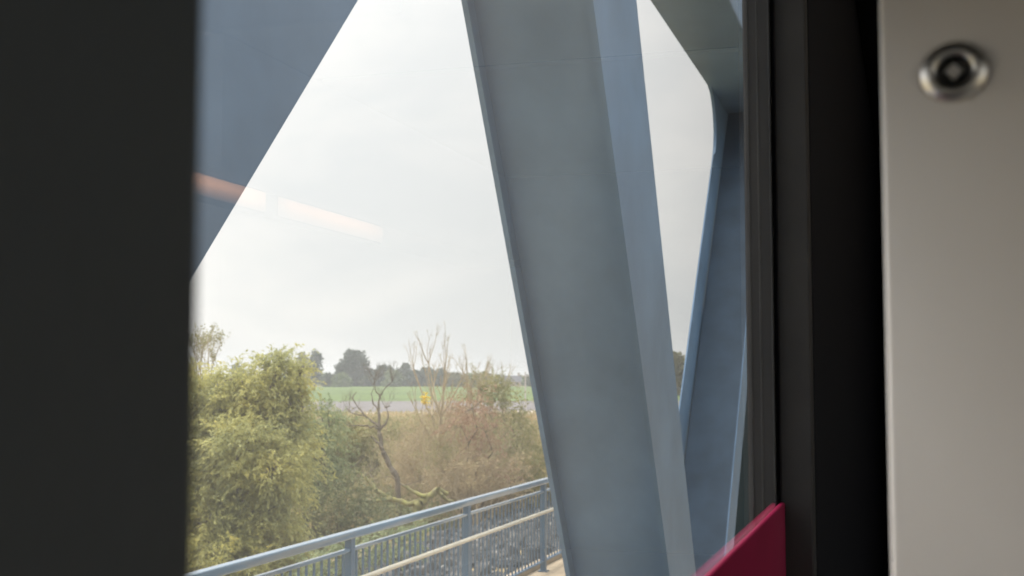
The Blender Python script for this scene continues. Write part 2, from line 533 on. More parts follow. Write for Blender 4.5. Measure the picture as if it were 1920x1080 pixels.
# (near s0, slope), (far s0, slope) for the members, in order along the track
members = [
    (-4.6, -0.64, -3.3, -0.66, DI, DO), (1.25, 1.0, 2.55, 1.0, DI, DO),
    (8.56, -0.645, 9.82, -0.55, DI, DO), (14.86, 0.86, 16.22, 0.845, 1.9, DO),
    (21.9, -0.645, 23.2, -0.60, DI, DO), (28.2, 0.86, 29.5, 0.85, 1.9, DO),
]
for mdef in members:
    diagonal(*mdef, lip=0.72 if mdef[4] > 1.8 else 0.15)
# chords
bm = bmesh.new()
box_bm(bm, -14, 40, DI, DO, ZT, ZT + 0.7)
ch = child(link('top_chord', bm_mesh('top_chord', bm, 0.012, 1), M['steel'], bridge), bridge)
bm = bmesh.new()
box_bm(bm, -14, 40, DI - 0.05, DO, ZB - 0.75, ZB)
child(link('bottom_chord', bm_mesh('bottom_chord', bm, 0.012, 1), M['steel'], bridge), bridge)
for i, (n0, kn, f0, kf, di, do) in enumerate(members):
    down = lambda k: (-k, -1.0)
    up = lambda k: (k, 1.0)
    if kn > 0:      # rises away from us
        gusset((n0 + kn * ZT, ZT), (-1, 0), down(kn), 0.52, di, do)
        gusset((f0 + kf * ZB, ZB), (1, 0), up(kf), 0.4, di, do)
    else:
        gusset((f0 + kf * ZT, ZT), (1, 0), down(kf), 0.4, di, do)
        gusset((n0 + kn * ZB, ZB), (-1, 0), up(kn), 0.4, di, do)
bm = bmesh.new(); box_bm(bm, 17.0, 17.6, 1.72, 2.48, ZB, 0.9)
child(link('guessed_post', bm_mesh('guessed_post', bm), M['teal'], bridge), bridge)  # guessed post, toned dark teal, behind the far brace
for k in range(5):
    sx0 = -7.2 + 6.55 * k * 1.0
    bm = bmesh.new(); box_bm(bm, sx0, sx0 + 0.9, -4.4, DI - 0.004, ZT + 0.05, ZT + 0.9)
    child(link('cross_strut', bm_mesh('cross_strut', bm, 0.01, 1), M['steel'], bridge), bridge)
for o in [x for x in bridge.children if x.name.split('.')[0] in ('diagonal', 'top_chord', 'bottom_chord')]:
    c = o.copy(); col.objects.link(c); c.parent = bridge
    c.location = (o.location.x + 6.5, o.location.y - 6.8, o.location.z)
    for w in o.children:
        d = w.copy(); col.objects.link(d); d.parent = c
# bridge deck under the track, seen only from elsewhere
bm = bmesh.new()
box_bm(bm, -14, 40, -4.2, DI - 0.06, -3.5, -2.75)
child(link('deck_slab', bm_mesh('deck_slab', bm), M['deck'], bridge), bridge)

# ------------------------------------------------------------------ footway and railing
fw = box('footway', -14, 40, 2.56, 4.78, -2.70, -2.43, M['deck'], bevel=0.01, seg=1)
fw['kind'] = 'structure'

RY = 4.5
railing = empty('footway_railing', (16, RY, -2.43), 'blue painted steel railing with upright bars and a cream lower handrail along the footway', 'railing')


def rpart(name, me, m):
    o = link(name, me, m, railing)
    return child(o, railing)


R0, R1 = 1.0, 31.0
bm = bmesh.new(); box_bm(bm, R0 - .1, R1 + .1, RY - 0.04, RY + 0.04, -1.318, -1.25)
rpart('handrail', bm_mesh('handrail', bm, 0.014, 3, True), M['handrail'])
bm = bmesh.new(); box_bm(bm, R0, R1, RY - 0.022, RY + 0.022, -1.425, -1.395)
rpart('middle_rail', bm_mesh('middle_rail', bm, 0.006, 2), M['handrail'])
bm = bmesh.new(); box_bm(bm, R0, R1, RY - 0.025, RY + 0.025, -2.305, -2.285)
rpart('bottom_rail', bm_mesh('bottom_rail', bm, 0.004, 1), M['rail'])
segs = [((R0, 4.36, -1.63), (R1, 4.36, -1.63), 0.022, 0.022)]
rpart('lower_handrail', tubes_mesh('lower_handrail', segs, 12), M['cream'])
bm = bmesh.new(); box_bm(bm, -14, 40, 4.62, 4.74, -2.43, -2.36)
ku = link('footway_kerb', bm_mesh('footway_kerb', bm, 0.01, 1), M['deck']); ku['kind'] = 'structure'
bm = bmesh.new(); box_bm(bm, -0.04, 0.04, -0.03, 0.03, -2.43, -1.316)
box_bm(bm, -0.055, 0.055, -0.06, 0.06, -2.43, -2.415)
box_bm(bm, -0.012, 0.012, -0.13, -0.03, -1.665, -1.645)
post_me = bm_mesh('post', bm)
post_me.materials.append(M['rail'])
bm = bmesh.new(); box_bm(bm, -0.011, 0.011, -0.007, 0.007, -2.285, -1.425)
bar_me = bm_mesh('baluster', bm)
bar_me.materials.append(M['rail'])
for k in range(11):
    o = bpy.data.objects.new('post', post_me); col.objects.link(o); o.parent = railing
    o.location = (1.0 + 3.0 * k - 16, 0, 2.43)
for k in range(10):
    for j in range(1, 22):
        o = bpy.data.objects.new('baluster', bar_me); col.objects.link(o); o.parent = railing
        o.location = (1.0 + 3.0 * k + j * 3.0 / 22 - 16, 0, 2.43)

# ------------------------------------------------------------------ the carriage we look out of
car = empty('train_carriage', (0, -1.1, -1.2), 'dark train carriage interior with a window, crimson sill and pale screwed panel', 'train carriage')


def cpart(name, x0, x1, y0, y1, z0, z1, m, bevel=0.0, seg=2, smooth=False):
    return child(box(name, x0, x1, y0, y1, z0, z1, m, car, bevel, seg, smooth), car)


WY0, WY1 = 0.12, 0.206
cpart('window_pillar', -0.55, 0.2045, WY0, WY1, -1.2, 1.5, M['dark_trim'], 0.006, 3)
cpart('far_wall_panel', 1.792, 9.0, WY0, WY1, -1.2, 1.5, M['black'], 0.004, 2)
cpart('rear_wall_panel', -6.0, -3.2, WY0, WY1, -1.2, 1.5, M['interior'])
cpart('rear_sill_panel', -3.2, -0.55, WY0, WY1, -1.2, 1.1, M['interior'])
cpart('rear_header_panel', -3.2, -0.55, WY0, WY1, 1.15, 1.5, M['interior'])
cpart('header_panel', 0.2, 1.79, WY0, WY1, 0.80, 1.5, M['dark_trim'])
cpart('window_reveal', 1.752, 1.791, 0.1215, 0.165, -1.2, 0.80, M['reveal'], 0.003, 2)
# window frame profile: flat web with two raised beads, far end of the opening
cpart('window_frame', 1.738, 1.78, 0.1685, 0.205, -0.6, 0.80, M['frame'], 0.002, 2)
cpart('seal_bead', 1.731, 1.738, 0.197, 0.203, -0.6, 0.80, M['bead'], 0.0015, 2)
cpart('seal_bead', 1.733, 1.738, 0.184, 0.187, -0.6, 0.80, M['bead'], 0.001, 1)
cpart('seal_bead', 1.732, 1.738, 0.1685, 0.171, -0.6, 0.80, M['bead'], 0.0008, 1)
cpart('crimson_sill_panel', 0.2, 1.752, 0.1585, 0.1655, -1.2, -0.1605, M['crimson'], 0.0025, 3)
cpart('shade_baffle', 0.385, 0.542, -0.62, 0.115, 0.169, 0.20, M['black'], 0.0018, 2)  # unseen baffle added to shade the top of the pale panel
cpart('pillar_shade_block', -0.42, -0.2, -0.47, 0.08, -1.0, -0.25, M['reveal'], 0.04, 4, True)  # unseen block added behind the camera to shade the lower window pillar
gv = [(0.05, 0.1672, -0.45), (1.7515, 0.1672, -0.45), (1.7515, 0.1672, 0.80), (0.05, 0.1672, 0.80)]
child(link('window_pane', mesh_from('window_pane', gv, [(0, 1, 2, 3)]), M['glass'], car), car)
# shell: floor, ceiling panels with open joints, far side with its own windows, ends
cpart('carriage_floor', -6.0, 9.0, -2.5, 0.27, -1.26, -1.2, M['carpet'])
joints = [-6.0, -2.9, 0.1, 3.0, 5.75, 9.0]
for a, b in zip(joints[:-1], joints[1:]):
    cpart('ceiling_panel', a + 0.04, b - 0.04, -2.45, 0.119, 1.5, 1.52, M['ceiling'], 0.004, 1)
cpart('roof_shell', -6.05, 9.05, -2.6, 0.3, 1.55, 1.62, M['black'])
OY0, OY1 = -2.6, -2.45
cpart('opposite_sill_panel', -6.0, 9.0, OY0, OY1, -1.2, -0.85, M['interior'])
cpart('opposite_header_panel', 4.82, 9.0, OY0, OY1, 1.3, 1.5, M['interior'])
cpart('opposite_door_sill', 3.6, 4.82, OY0, OY1, -0.85, -0.35, M['interior'])
cpart('opposite_header_panel', -6.0, 3.6, OY0, OY1, 1.3, 1.5, M['interior'])
for a, b in ((-6, -5.7), (-3.25, -2.95), (-0.5, -0.2), (2.0, 3.6), (4.82, 9.0)):
    cpart('opposite_pillar', a, b, OY0, OY1, -0.85, 1.3, M['interior'])
for a, b in ((-5.7, -3.25), (-2.95, -0.5), (-0.2, 2.0), (3.6, 4.82)):
    zt = 1.48 if a > 3 else 1.3
    v = [(a, -2.55, -0.85), (b, -2.55, -0.85), (b, -2.55, zt), (a, -2.55, zt)]
    child(link('opposite_pane', mesh_from('opposite_pane', v, [(0, 1, 2, 3)]), M['glass'], car), car)
v = [(-3.2, 0.2, 1.1), (-0.55, 0.2, 1.1), (-0.55, 0.2, 1.15), (-3.2, 0.2, 1.15)]
child(link('rear_pane', mesh_from('rear_pane', v, [(0, 1, 2, 3)]), M['glass'], car), car)
cpart('end_wall', -6.1, -6.0, -2.6, 0.27, -1.2, 1.55, M['interior'])
cpart('end_wall', 9.0, 9.1, -2.6, 0.27, -1.2, 1.55, M['black'])
# lit strip lamps over the far seats, mirrored in the window pane
for a, b in ((3.55, 4.50), (4.60, 5.68)):
    la = cpart('strip_lamp', a, b, -2.13, -2.07, 0.655, 0.75, M['reveal'], 0.004, 1)
    bm = bmesh.new()
    box_bm(bm, a + 0.01, b - 0.01, -2.069, -2.060, 0.665, 0.74)
    d = link('lamp_diffuser', bm_mesh('lamp_diffuser', bm), M['lamp'] if a < 4 else M['lamp_dim'], la)
cpart('luggage_rack', 3.2, 8.0, -2.44, -2.07, 0.75, 0.78, M['interior'])

cpart('cove_trim', 0.62, 9.0, -0.04, 0.118, 1.1, 1.499, M['black'])
# pale partition panel with its screw
pp = cpart('partition_panel', 0.52, 0.542, -0.62, 0.0072, -1.2, 0.1535, M['panel'], 0.0018, 4, True)


def lathe_x(name, prof, cx, cy, cz, m, parent, n=40):
    prof = [(r_ * 0.80, h_ * 0.80) for r_, h_ in prof]
    """prof: (radius, height towards the viewer); axis along -X."""
    verts, faces = [], []
    for r, h in prof:
        for i in range(n):
            a = 2 * math.pi * i / n
            verts.append((cx - h, cy + r * math.cos(a), cz + r * 0.92 * math.sin(a) - r * 0.06 * math.cos(a)))
    for k in range(len(prof) - 1):
        for i in range(n):
            j = (i + 1) % n
            faces.append((k * n + i, k * n + j, (k + 1) * n + j, (k + 1) * n + i))
    if prof[-1][0] > 0.0005:
        faces.append(tuple((len(prof) - 1) * n + i for i in range(n)))
    return link(name, mesh_from(name, verts, faces, True), m, parent)


po = Vector(pp.location) * 0
sx, sy, sz = 0.52, -0.0200, 0.1200
lathe_x('screw_cup', [(0.0163, 0.0), (0.0163, 0.0012), (0.0150, 0.0030), (0.0118, 0.0045), (0.0096, 0.0046), (0.0084, 0.0032), (0.0078, 0.0004)], sx, sy, sz, M['metal'], pp)
lathe_x('screw_head', [(0.0083, 0.0006), (0.0080, 0.0030), (0.0066, 0.0036), (0.0052, 0.0034), (0.0046, 0.0012)], sx, sy, sz, M['screw_dark'], pp, 32)
bm = bmesh.new()
prof = [(0.0046, 0), (0, 0.0046), (-0.0046, 0), (0, -0.0046)]
a = [bm.verts.new((sx - 0.0010, sy + p[0] * 0.8, sz + p[1] * 0.78)) for p in prof]
b = [bm.verts.new((sx - 0.0026, sy + p[0] * 0.68, sz + p[1] * 0.66)) for p in prof]
bm.faces.new(b)
for i in range(4):
    j = (i + 1) % 4
    bm.faces.new((a[i], a[j], b[j], b[i]))
link('screw_pin', bm_mesh('screw_pin', bm), M['zinc'], pp)

# ------------------------------------------------------------------ vegetation
def unit(v):
    return v / np.maximum(np.linalg.norm(v, axis=-1, keepdims=True), 1e-9)


def leaves(P, A, L, W, jitter=0.5):
    """P (N,3) stems, A (N,3) axes -> rhombus quads."""
    n = len(P)
    A = unit(A + rng.normal(0, jitter, (n, 3)))
    N = unit(rng.normal(0, 1, (n, 3)) + np.array([0, 0, 0.6]))
    B = unit(np.cross(N, A))
    Ls = (L * rng.uniform(0.6, 1.3, n))[:, None]
    Ws = (W * rng.uniform(0.6, 1.3, n))[:, None]
    mid = P + A * Ls * 0.45
    tip = P + A * Ls
    tip[:, 2] -= (Ls * 0.15)[:, 0]
    return np.stack([P, mid + B * Ws * 0.5, tip, mid - B * Ws * 0.5], axis=1)


def lobes_world(lobes, D):
    out = []
    for l in lobes:
        px, py, rx, ry = l[:4]
        d = D + (l[4] if len(l) > 4 else 0)
        c = at(px, py, d)
        out.append((c, rx * d / 2400.0, ry * d / 2400.0))
    return out


def sprays(lobes, dens, per, twig, L, W, droop, shell=0.5):
    """Leafy sprays through the lobes' volume: each a short curved twig with leaves along it."""
    P, A = [], []
    tw = []
    for c, rx, ry in lobes:
        n = max(6, int(dens * (rx * rx + 2 * rx * ry) / 3))
        u = unit(rng.normal(0, 1, (n, 3)))
        r = rng.uniform(0, 1, n) ** shell
        wob = 1 + 0.22 * np.sin(u[:, 0] * 5 + c[0]) * np.cos(u[:, 2] * 4 + c[1])
        pos = c + u * (r * wob)[:, None] * np.array([rx, rx, ry])
        dirn = unit(u * 0.8 + rng.normal(0, 0.55, (n, 3)) + np.array([0, 0, 0.35]))
        ln = twig * rng.uniform(0.5, 1.4, n)
        for k in range(per):
            t = (k + 0.5) / per
            p = pos + dirn * (ln * t)[:, None]
            p[:, 2] -= droop * ln * t * t
            a = dirn.copy(); a[:, 2] -= 2 * droop * t
            P.append(p + rng.normal(0, 0.02, (n, 3))); A.append(a)
        tw.append((pos, dirn, ln))
    return leaves(np.concatenate(P), np.concatenate(A), L, W), tw


def limb(p0, p1, r0, r1, n=5, wig=0.06):
    p0, p1 = np.array(p0, float), np.array(p1, float)
    L = np.linalg.norm(p1 - p0)
    pts = [p0 + (p1 - p0) * i / n + (rng.normal(0, wig * L, 3) if 0 < i < n else 0) for i in range(n + 1)]
    rs = [r0 + (r1 - r0) * i / n for i in range(n + 1)]
    return [(pts[i], pts[i + 1], rs[i], rs[i + 1]) for i in range(n)]


def leafy_plant(name, label, cat, base, lobes, D, m, barkm, dens=900, per=14, twig=0.5, L=0.1, W=0.03, droop=0.35, shell=0.5, group=None, r0=0.12, crown_name='crown'):
    root = empty(name, base, label, cat, group)
    off = np.array(base, float)
    lw = lobes_world(lobes, D)
    Q, tw = sprays(lw, dens, per, twig, L, W, droop, shell)
    link(crown_name, quads_mesh(crown_name, Q - off), m, root)
    segs = []
    bot = off
    for c, rx, ry in lw:
        segs += limb(bot, c, r0, r0 * 0.3, 6, 0.04)
        for _ in range(7):
            u = unit(rng.normal(0, 1, 3) + np.array([0, 0, 0.4]))
            segs += limb(c, c + u * np.array([rx, rx, ry]) * 0.9, r0 * 0.22, r0 * 0.06, 4, 0.08)
    segs = [(a - off, b - off, x, y) for a, b, x, y in segs]
    link('trunk', tubes_mesh('trunk', segs, 5), barkm, root)
    return root


def base_under(px, D, dz=0.05):
    p = at(px, 715, D)
    return (p[0], p[1], G(p[0], p[1]) - dz)


def grow(p, d, ln, r, lev, segs, tips, spread=0.5, up=0.12, ratio=0.68, kids=(2, 3), wig=0.12):
    n = 4
    q = np.array(p, float); d = unit(np.array(d, float))
    for i in range(n):
        d = unit(d + rng.normal(0, wig, 3) + np.array([0, 0, up * 0.5]))
        q2 = q + d * ln / n
        r2 = r * (1 - 0.12)
        segs.append((q, q2, r, r2))
        if lev > 0 and i >= 1 and rng.random() < 0.55:
            dd = unit(d + rng.normal(0, spread, 3) + np.array([0, 0, up]))
            grow(q2, dd, ln * ratio * rng.uniform(0.6, 1.0), r2 * 0.55, lev - 1, segs, tips, spread, up, ratio, kids, wig)
        q, r = q2, r2
    if lev > 0:
        for _ in range(rng.integers(kids[0], kids[1] + 1)):
            dd = unit(d + rng.normal(0, spread, 3) + np.array([0, 0, up]))
            grow(q, dd, ln * ratio * rng.uniform(0.7, 1.1), r * 0.7, lev - 1, segs, tips, spread, up, ratio, kids, wig)
    else:
        tips.append((q, d))


def bare_plant(name, label, cat, base, stems, barkm, leafm=None, nleaf=0, L=0.07, W=0.04, group=None, **kw):
    """stems: list of (start, direction, length, radius, levels)"""
    root = empty(name, base, label, cat, group)
    off = np.array(base, float)
    segs, tips = [], []
    for s in stems:
        grow(s[0], s[1], s[2], s[3], s[4], segs, tips, **kw)
    segs2 = [(a - off, b - off, x, y) for a, b, x, y in segs]
    link('branches', tubes_mesh('branches', segs2, 4), barkm, root)
    if leafm is not None and nleaf:
        fine = [s for s in segs if s[2] < 0.02] or segs
        idx = rng.integers(0, len(fine), nleaf)
        t = rng.uniform(0, 1, nleaf)[:, None]
        a = np.array([fine[i][0] for i in idx]); b = np.array([fine[i][1] for i in idx])
        P = a + (b - a) * t + rng.normal(0, 0.03, (nleaf, 3))
        A = unit(b - a) + np.array([0, 0, -0.5])
        link('leaves', quads_mesh('leaves', leaves(P, A, L, W, 0.6) - off), leafm, root)
    return root


# the big yellowing willow just beyond the railing
WD = 27.0
leafy_plant('willow_tree', 'large bushy willow turning yellow green, filling the left of the view beyond the railing', 'tree', base_under(450, WD),
            [(522, 722, 42, 48), (470, 745, 62, 45), (395, 765, 55, 55), (545, 765, 32, 45), (478, 805, 85, 66), (400, 850, 80, 80), (535, 840, 52, 60),
             (470, 905, 85, 78), (395, 970, 70, 85, -1), (490, 985, 70, 68, -1), (430, 1050, 105, 72, -1.5), (530, 1065, 55, 65, -1), (300, 830, 90, 130), (280, 980, 100, 120),
             (528, 678, 16, 22), (500, 690, 14, 20), (440, 712, 22, 22), (560, 700, 16, 26), (345, 740, 40, 50), (510, 880, 70, 50, -1.2), (450, 830, 60, 45, -1.2)],
            WD, M['willow'], M['bark'], dens=900, per=16, twig=0.5, L=0.10, W=0.033, droop=0.42, shell=0.5, r0=0.14)
# sparse dark shrub tips at the very left
p0 = at(383, 740, 31)
bare_plant('sparse_shrub', 'thin twiggy shrub with few leaves rising at the left pillar edge above the willow', 'shrub', base_under(380, 31),
           [(p0 + rng.normal(0, 0.12, 3), (rng.normal(0, .16), rng.normal(0, .16), 1), 0.85, 0.018, 3) for _ in range(9)] + [(np.array(base_under(380, 31)), p0 - np.array(base_under(380, 31)), np.linalg.norm(p0 - np.array(base_under(380, 31))) * 0.95, 0.05, 0)],
           M['tan_bark'], M['olive'], 1500, 0.06, 0.026, spread=0.38, up=0.25, ratio=0.55)
# sage bush right of the willow
leafy_plant('sage_bush', 'grey green rounded bush at the right flank of the yellow willow', 'bush', base_under(596, 31),
            [(590, 835, 50, 60), (615, 800, 38, 40), (560, 905, 55, 50), (605, 895, 42, 45)], 31, M['sage'], M['bark'], dens=500, per=14, twig=0.45, L=0.10, W=0.035, droop=0.3)
leafy_plant('olive_bush', 'pale olive bush behind the dark dead tree', 'bush', base_under(668, 46),
            [(660, 850, 52, 52), (700, 835, 48, 46), (640, 815, 36, 34), (690, 900, 60, 50), (745, 865, 46, 52), (770, 820, 34, 36), (800, 880, 45, 45), (620, 870, 36, 50)], 46, M['olive'], M['tan_bark'], dens=520, per=12, r0=0.035, twig=0.5, L=0.12, W=0.04, droop=0.2)
# green bush on the right in front of the girder
leafy_plant('green_bush', 'olive green bush beside the russet one, next to the bridge girder', 'bush', base_under(955, 41),
            [(940, 765, 40, 40), (965, 815, 36, 48), (935, 735, 28, 24), (985, 870, 36, 45), (950, 900, 45, 45), (900, 730, 26, 20)], 41, M['olive'], M['bark'], dens=300, per=12, r0=0.035, twig=0.5, L=0.11, W=0.04, droop=0.15)
leafy_plant('russet_bush', 'reddish brown leaved bush in the middle of the bare thicket', 'bush', base_under(885, 36.5),
            [(885, 765, 36, 40), (910, 810, 32, 40), (865, 800, 28, 34), (925, 885, 36, 30), (900, 850, 24, 30)], 36.5, M['russet'], M['dark_bark'], dens=260, per=12, r0=0.035, twig=0.5, L=0.09, W=0.035, droop=0.5)
# bare thicket
G_TH = 'bare tan thicket shrubs behind the railing'
thick = [(772, 43, 160, 'slim bare tan shrub at the left end of the thicket'),
         (800, 40, 190, 'tangled bare tan shrub right of the dark dead tree'),
         (832, 42, 170, 'pale bare shrub left of the russet bush'),
         (860, 38, 180, 'dense bare shrub in front of the russet bush'),
         (912, 42, 170, 'bare brown shrub right of the russet bush'),
         (975, 46, 150, 'thin bare shrub closest to the bridge girder'),
         (735, 45, 150, 'low tangled bare shrub behind the dark dead tree'),
         (690, 42, 120, 'low bare shrub between the willow and the dark dead tree'),
         (885, 36, 130, 'twiggy bare shrub just above the handrail under the russet bush'),
         (945, 40, 150, 'leafy looking bare shrub beside the olive green bush')]
for (px, D, hp, lab), lm_ in zip(thick, ('olive', 'tan_leaf', 'tan_leaf', 'olive', 'tan_leaf', 'olive', 'olive', 'olive', 'tan_leaf', 'olive')):
    b = np.array(base_under(px, D))
    st = []
    for _ in range(20):
        o = np.array((rng.normal(0, .28), rng.normal(0, .28), 0))
        st.append((b + o, (rng.normal(0, .16), rng.normal(0, .16), 1), (hp * D / 2400) * rng.uniform(0.42, 0.66), 0.024 * rng.uniform(.6, 1.2), 3))
    bare_plant('bare_shrub', lab, 'shrub', b, st, M['tan_bark'], M[lm_], 3600, 0.075, 0.032, group=G_TH, spread=0.45, up=0.12, ratio=0.62, wig=0.15)
# tall saplings standing above the thicket
G_SP = 'tall bare saplings above the thicket'
for px, D, top, n, lab in ((832, 39, 622, 3, 'tallest bare sapling with pale forked stem above the thicket'),
                           (800, 41, 690, 1, 'short bare sapling left of the tallest one'),
                           (872, 40, 655, 2, 'bare sapling with fine twigs right of the tallest one'),
                           (905, 42, 662, 2, 'bare forked sapling farthest right of the tall ones')):
    b = np.array(base_under(px, D))
    h = at(px, top, D)[2] - b[2]
    st = [(b + np.array((rng.normal(0, .12), rng.normal(0, .12), 0)), (rng.normal(0, .05), rng.normal(0, .05), 1), h * 0.58, 0.07, 3) for _ in range(n)]
    bare_plant('bare_sapling', lab, 'tree', b, st, M['tan_bark'], M['olive'], 160, 0.06, 0.03, group=G_SP, spread=0.42, up=0.28, ratio=0.47, wig=0.10)
# yellow leaf clump on its own twig
yb = np.array(base_under(795, 37)); yp = at(797, 748, 37)
ry = empty('yellow_leaved_sapling', yb, 'slender sapling with a single bright yellow leaf clump at its tip', 'sapling')
link('stem', tubes_mesh('stem', [(a - yb, b - yb, x, y) for a, b, x, y in limb(yb, yp + np.array((0, 0, .15)), 0.025, 0.008, 8, 0.01)], 5), M['tan_bark'], ry)
Q, _ = sprays([(yp, 0.07, 0.15)], 2600, 5, 0.08, 0.08, 0.05, 0.3)
link('leaves', quads_mesh('leaves', Q - yb), M['yellow'], ry)
# dark dead tree, drawn limb by limb
DD = 36.0
def pl(pts, r0, r1):
    """a limb through picture points, resampled with knots and small kinks"""
    P0 = [at(x, y, DD + (k - 1) * 0.15) for k, (x, y) in enumerate(pts)]
    P = [P0[0]]
    for a, b in zip(P0[:-1], P0[1:]):
        ln = np.linalg.norm(b - a)
        for t in (0.33, 0.67):
            P.append(a + (b - a) * t + rng.normal(0, 0.045 * ln, 3))
        P.append(b)
    n = len(P) - 1
    rs = [(r0 + (r1 - r0) * i / n) * (rng.uniform(0.85, 1.2) if 0 < i < n else 1) for i in range(n + 1)]
    return [(P[i], P[i + 1], rs[i], rs[i + 1]) for i in range(n)]
db = np.array(base_under(752, DD))
dead = [(db, at(745, 893, DD), 0.10, 0.075)] + pl([(745, 893), (728, 868), (718, 845), (713, 820), (710, 805)], 0.075, 0.05) + \
    pl([(710, 805), (711, 785), (710, 765), (712, 745), (722, 728), (735, 716)], 0.045, 0.008) + pl([(712, 800), (700, 792), (685, 780), (672, 765), (664, 752), (655, 740)], 0.036, 0.009) + \
    pl([(713, 805), (724, 793), (728, 778), (724, 764)], 0.035, 0.012) + pl([(706, 803), (690, 798), (668, 798), (650, 797)], 0.03, 0.01) + \
    pl([(718, 842), (705, 828), (695, 818)], 0.04, 0.015) + pl([(685, 780), (668, 776), (655, 772)], 0.022, 0.008) + pl([(711, 770), (700, 758), (696, 738), (700, 722)], 0.025, 0.007) + \
    pl([(664, 752), (662, 742), (668, 735)], 0.02, 0.012) + pl([(712, 745), (704, 730), (702, 712)], 0.02, 0.006) + pl([(722, 764), (732, 762)], 0.02, 0.012)
segs, tips = [], []
for x, y in ((735, 716), (724, 764), (700, 722), (655, 772), (650, 797), (702, 712)):
    for _ in range(5):
        grow(at(x, y, DD), (rng.normal(0, .6), rng.normal(0, .6), 0.6), 0.35, 0.009, 2, segs, tips, spread=0.5)
dt = empty('dead_tree', db, 'dark dead tree with crooked forked branches left of the thicket', 'tree')
link('trunk', tubes_mesh('trunk', [(a - db, b - db, x, y) for a, b, x, y in dead], 7), M['dark_bark'], dt)
link('twigs', tubes_mesh('twigs', [(a - db, b - db, x, y) for a, b, x, y in segs], 4), M['dark_bark'], dt)
# broken mossy trunk lying in the scrub
DD = 33.0
mb = np.array(base_under(790, DD))
moss = [(mb, at(782, 945, DD), 0.15, 0.12)] + pl([(782, 950), (800, 932), (822, 918), (838, 926)], 0.12, 0.06) + \
    pl([(792, 940), (765, 946), (735, 936), (705, 920), (688, 898), (672, 886), (650, 882), (630, 888), (612, 880)], 0.07, 0.015) + \
    pl([(735, 936), (700, 940), (668, 936), (645, 926), (622, 924), (600, 935)], 0.05, 0.012) + pl([(800, 930), (775, 922), (755, 910)], 0.06, 0.03) + \
    pl([(705, 920), (698, 908), (698, 895)], 0.05, 0.03) + pl([(650, 882), (640, 900), (648, 915)], 0.03, 0.015) + pl([(668, 936), (640, 945), (618, 960)], 0.035, 0.015) + \
    pl([(820, 918), (835, 935), (850, 940)], 0.06, 0.03)
mt = empty('mossy_trunk', mb, 'broken mossy trunk with long low crooked limbs above the railing', 'fallen tree')
link('trunk', tubes_mesh('trunk', [(a - mb, b - mb, x, y) for a, b, x, y in moss], 8), M['moss'], mt)
segs, tips = [], []
for x, y in ((612, 880), (600, 935), (648, 915), (618, 960), (698, 895), (755, 910), (640, 884), (680, 895)):
    for _ in range(3):
        grow(at(x, y, DD), (rng.normal(0, .8), rng.normal(0, .8), 0.3), 0.5, 0.012, 1, segs, tips, spread=0.6)
link('twigs', tubes_mesh('twigs', [(a - mb, b - mb, x, y) for a, b, x, y in segs], 4), M['dark_bark'], mt)
# low undergrowth
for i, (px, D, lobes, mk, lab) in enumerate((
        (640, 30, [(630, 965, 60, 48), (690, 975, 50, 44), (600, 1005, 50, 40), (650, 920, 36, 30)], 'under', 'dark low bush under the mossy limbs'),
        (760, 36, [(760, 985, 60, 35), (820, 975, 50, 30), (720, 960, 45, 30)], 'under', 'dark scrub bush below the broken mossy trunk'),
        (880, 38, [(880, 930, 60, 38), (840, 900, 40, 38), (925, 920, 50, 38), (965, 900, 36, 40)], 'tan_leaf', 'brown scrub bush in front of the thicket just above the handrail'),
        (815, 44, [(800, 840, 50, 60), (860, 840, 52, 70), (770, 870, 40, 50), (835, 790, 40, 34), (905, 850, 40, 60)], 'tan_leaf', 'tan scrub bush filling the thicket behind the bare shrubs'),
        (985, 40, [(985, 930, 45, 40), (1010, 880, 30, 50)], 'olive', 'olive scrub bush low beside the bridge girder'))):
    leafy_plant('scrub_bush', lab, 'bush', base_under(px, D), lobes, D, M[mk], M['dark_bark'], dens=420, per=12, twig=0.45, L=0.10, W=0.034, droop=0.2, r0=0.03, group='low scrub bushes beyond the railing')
leafy_plant('bank_weed', 'green leafy weeds on the bank behind the upright bars', 'weeds', base_under(690, 24),
            [(665, 1045, 60, 30), (730, 1020, 55, 26), (600, 1075, 60, 40), (775, 1005, 35, 18)], 24, M['sage'], M['dark_bark'], dens=500, per=10, twig=0.3, L=0.10, W=0.03, droop=0.3, r0=0.02)

# dry grass over the meadow and the bank
n = 60000
w = 40 + 215 * rng.uniform(0, 1, n) ** 1.5
l = rng.uniform(-0.30, 0.16, n) * w
X = w * CA + l * SA; Y = w * SA - l * CA
Z = np.array([G(a, b) for a, b in zip(X, Y)])
P = np.stack([X, Y, Z], axis=1)
A = rng.normal(0, 0.25, (n, 3)) + np.array([0, 0, 1.0])
hs = rng.uniform(0.35, 0.9, n)
Bd = unit(np.stack([rng.normal(0, 1, n), rng.normal(0, 1, n), np.zeros(n)], axis=1))
wd = (0.05 + 0.0006 * w)[:, None]
T = P + unit(A) * hs[:, None]
tag(link('dry_grass', quads_mesh('dry_grass', np.stack([P - Bd * wd, P + Bd * wd, T + Bd * wd * 0.4, T - Bd * wd * 0.4], axis=1)), M['reed']), 'tall dry tan grass covering the flood meadow', 'grass', None, 'stuff')

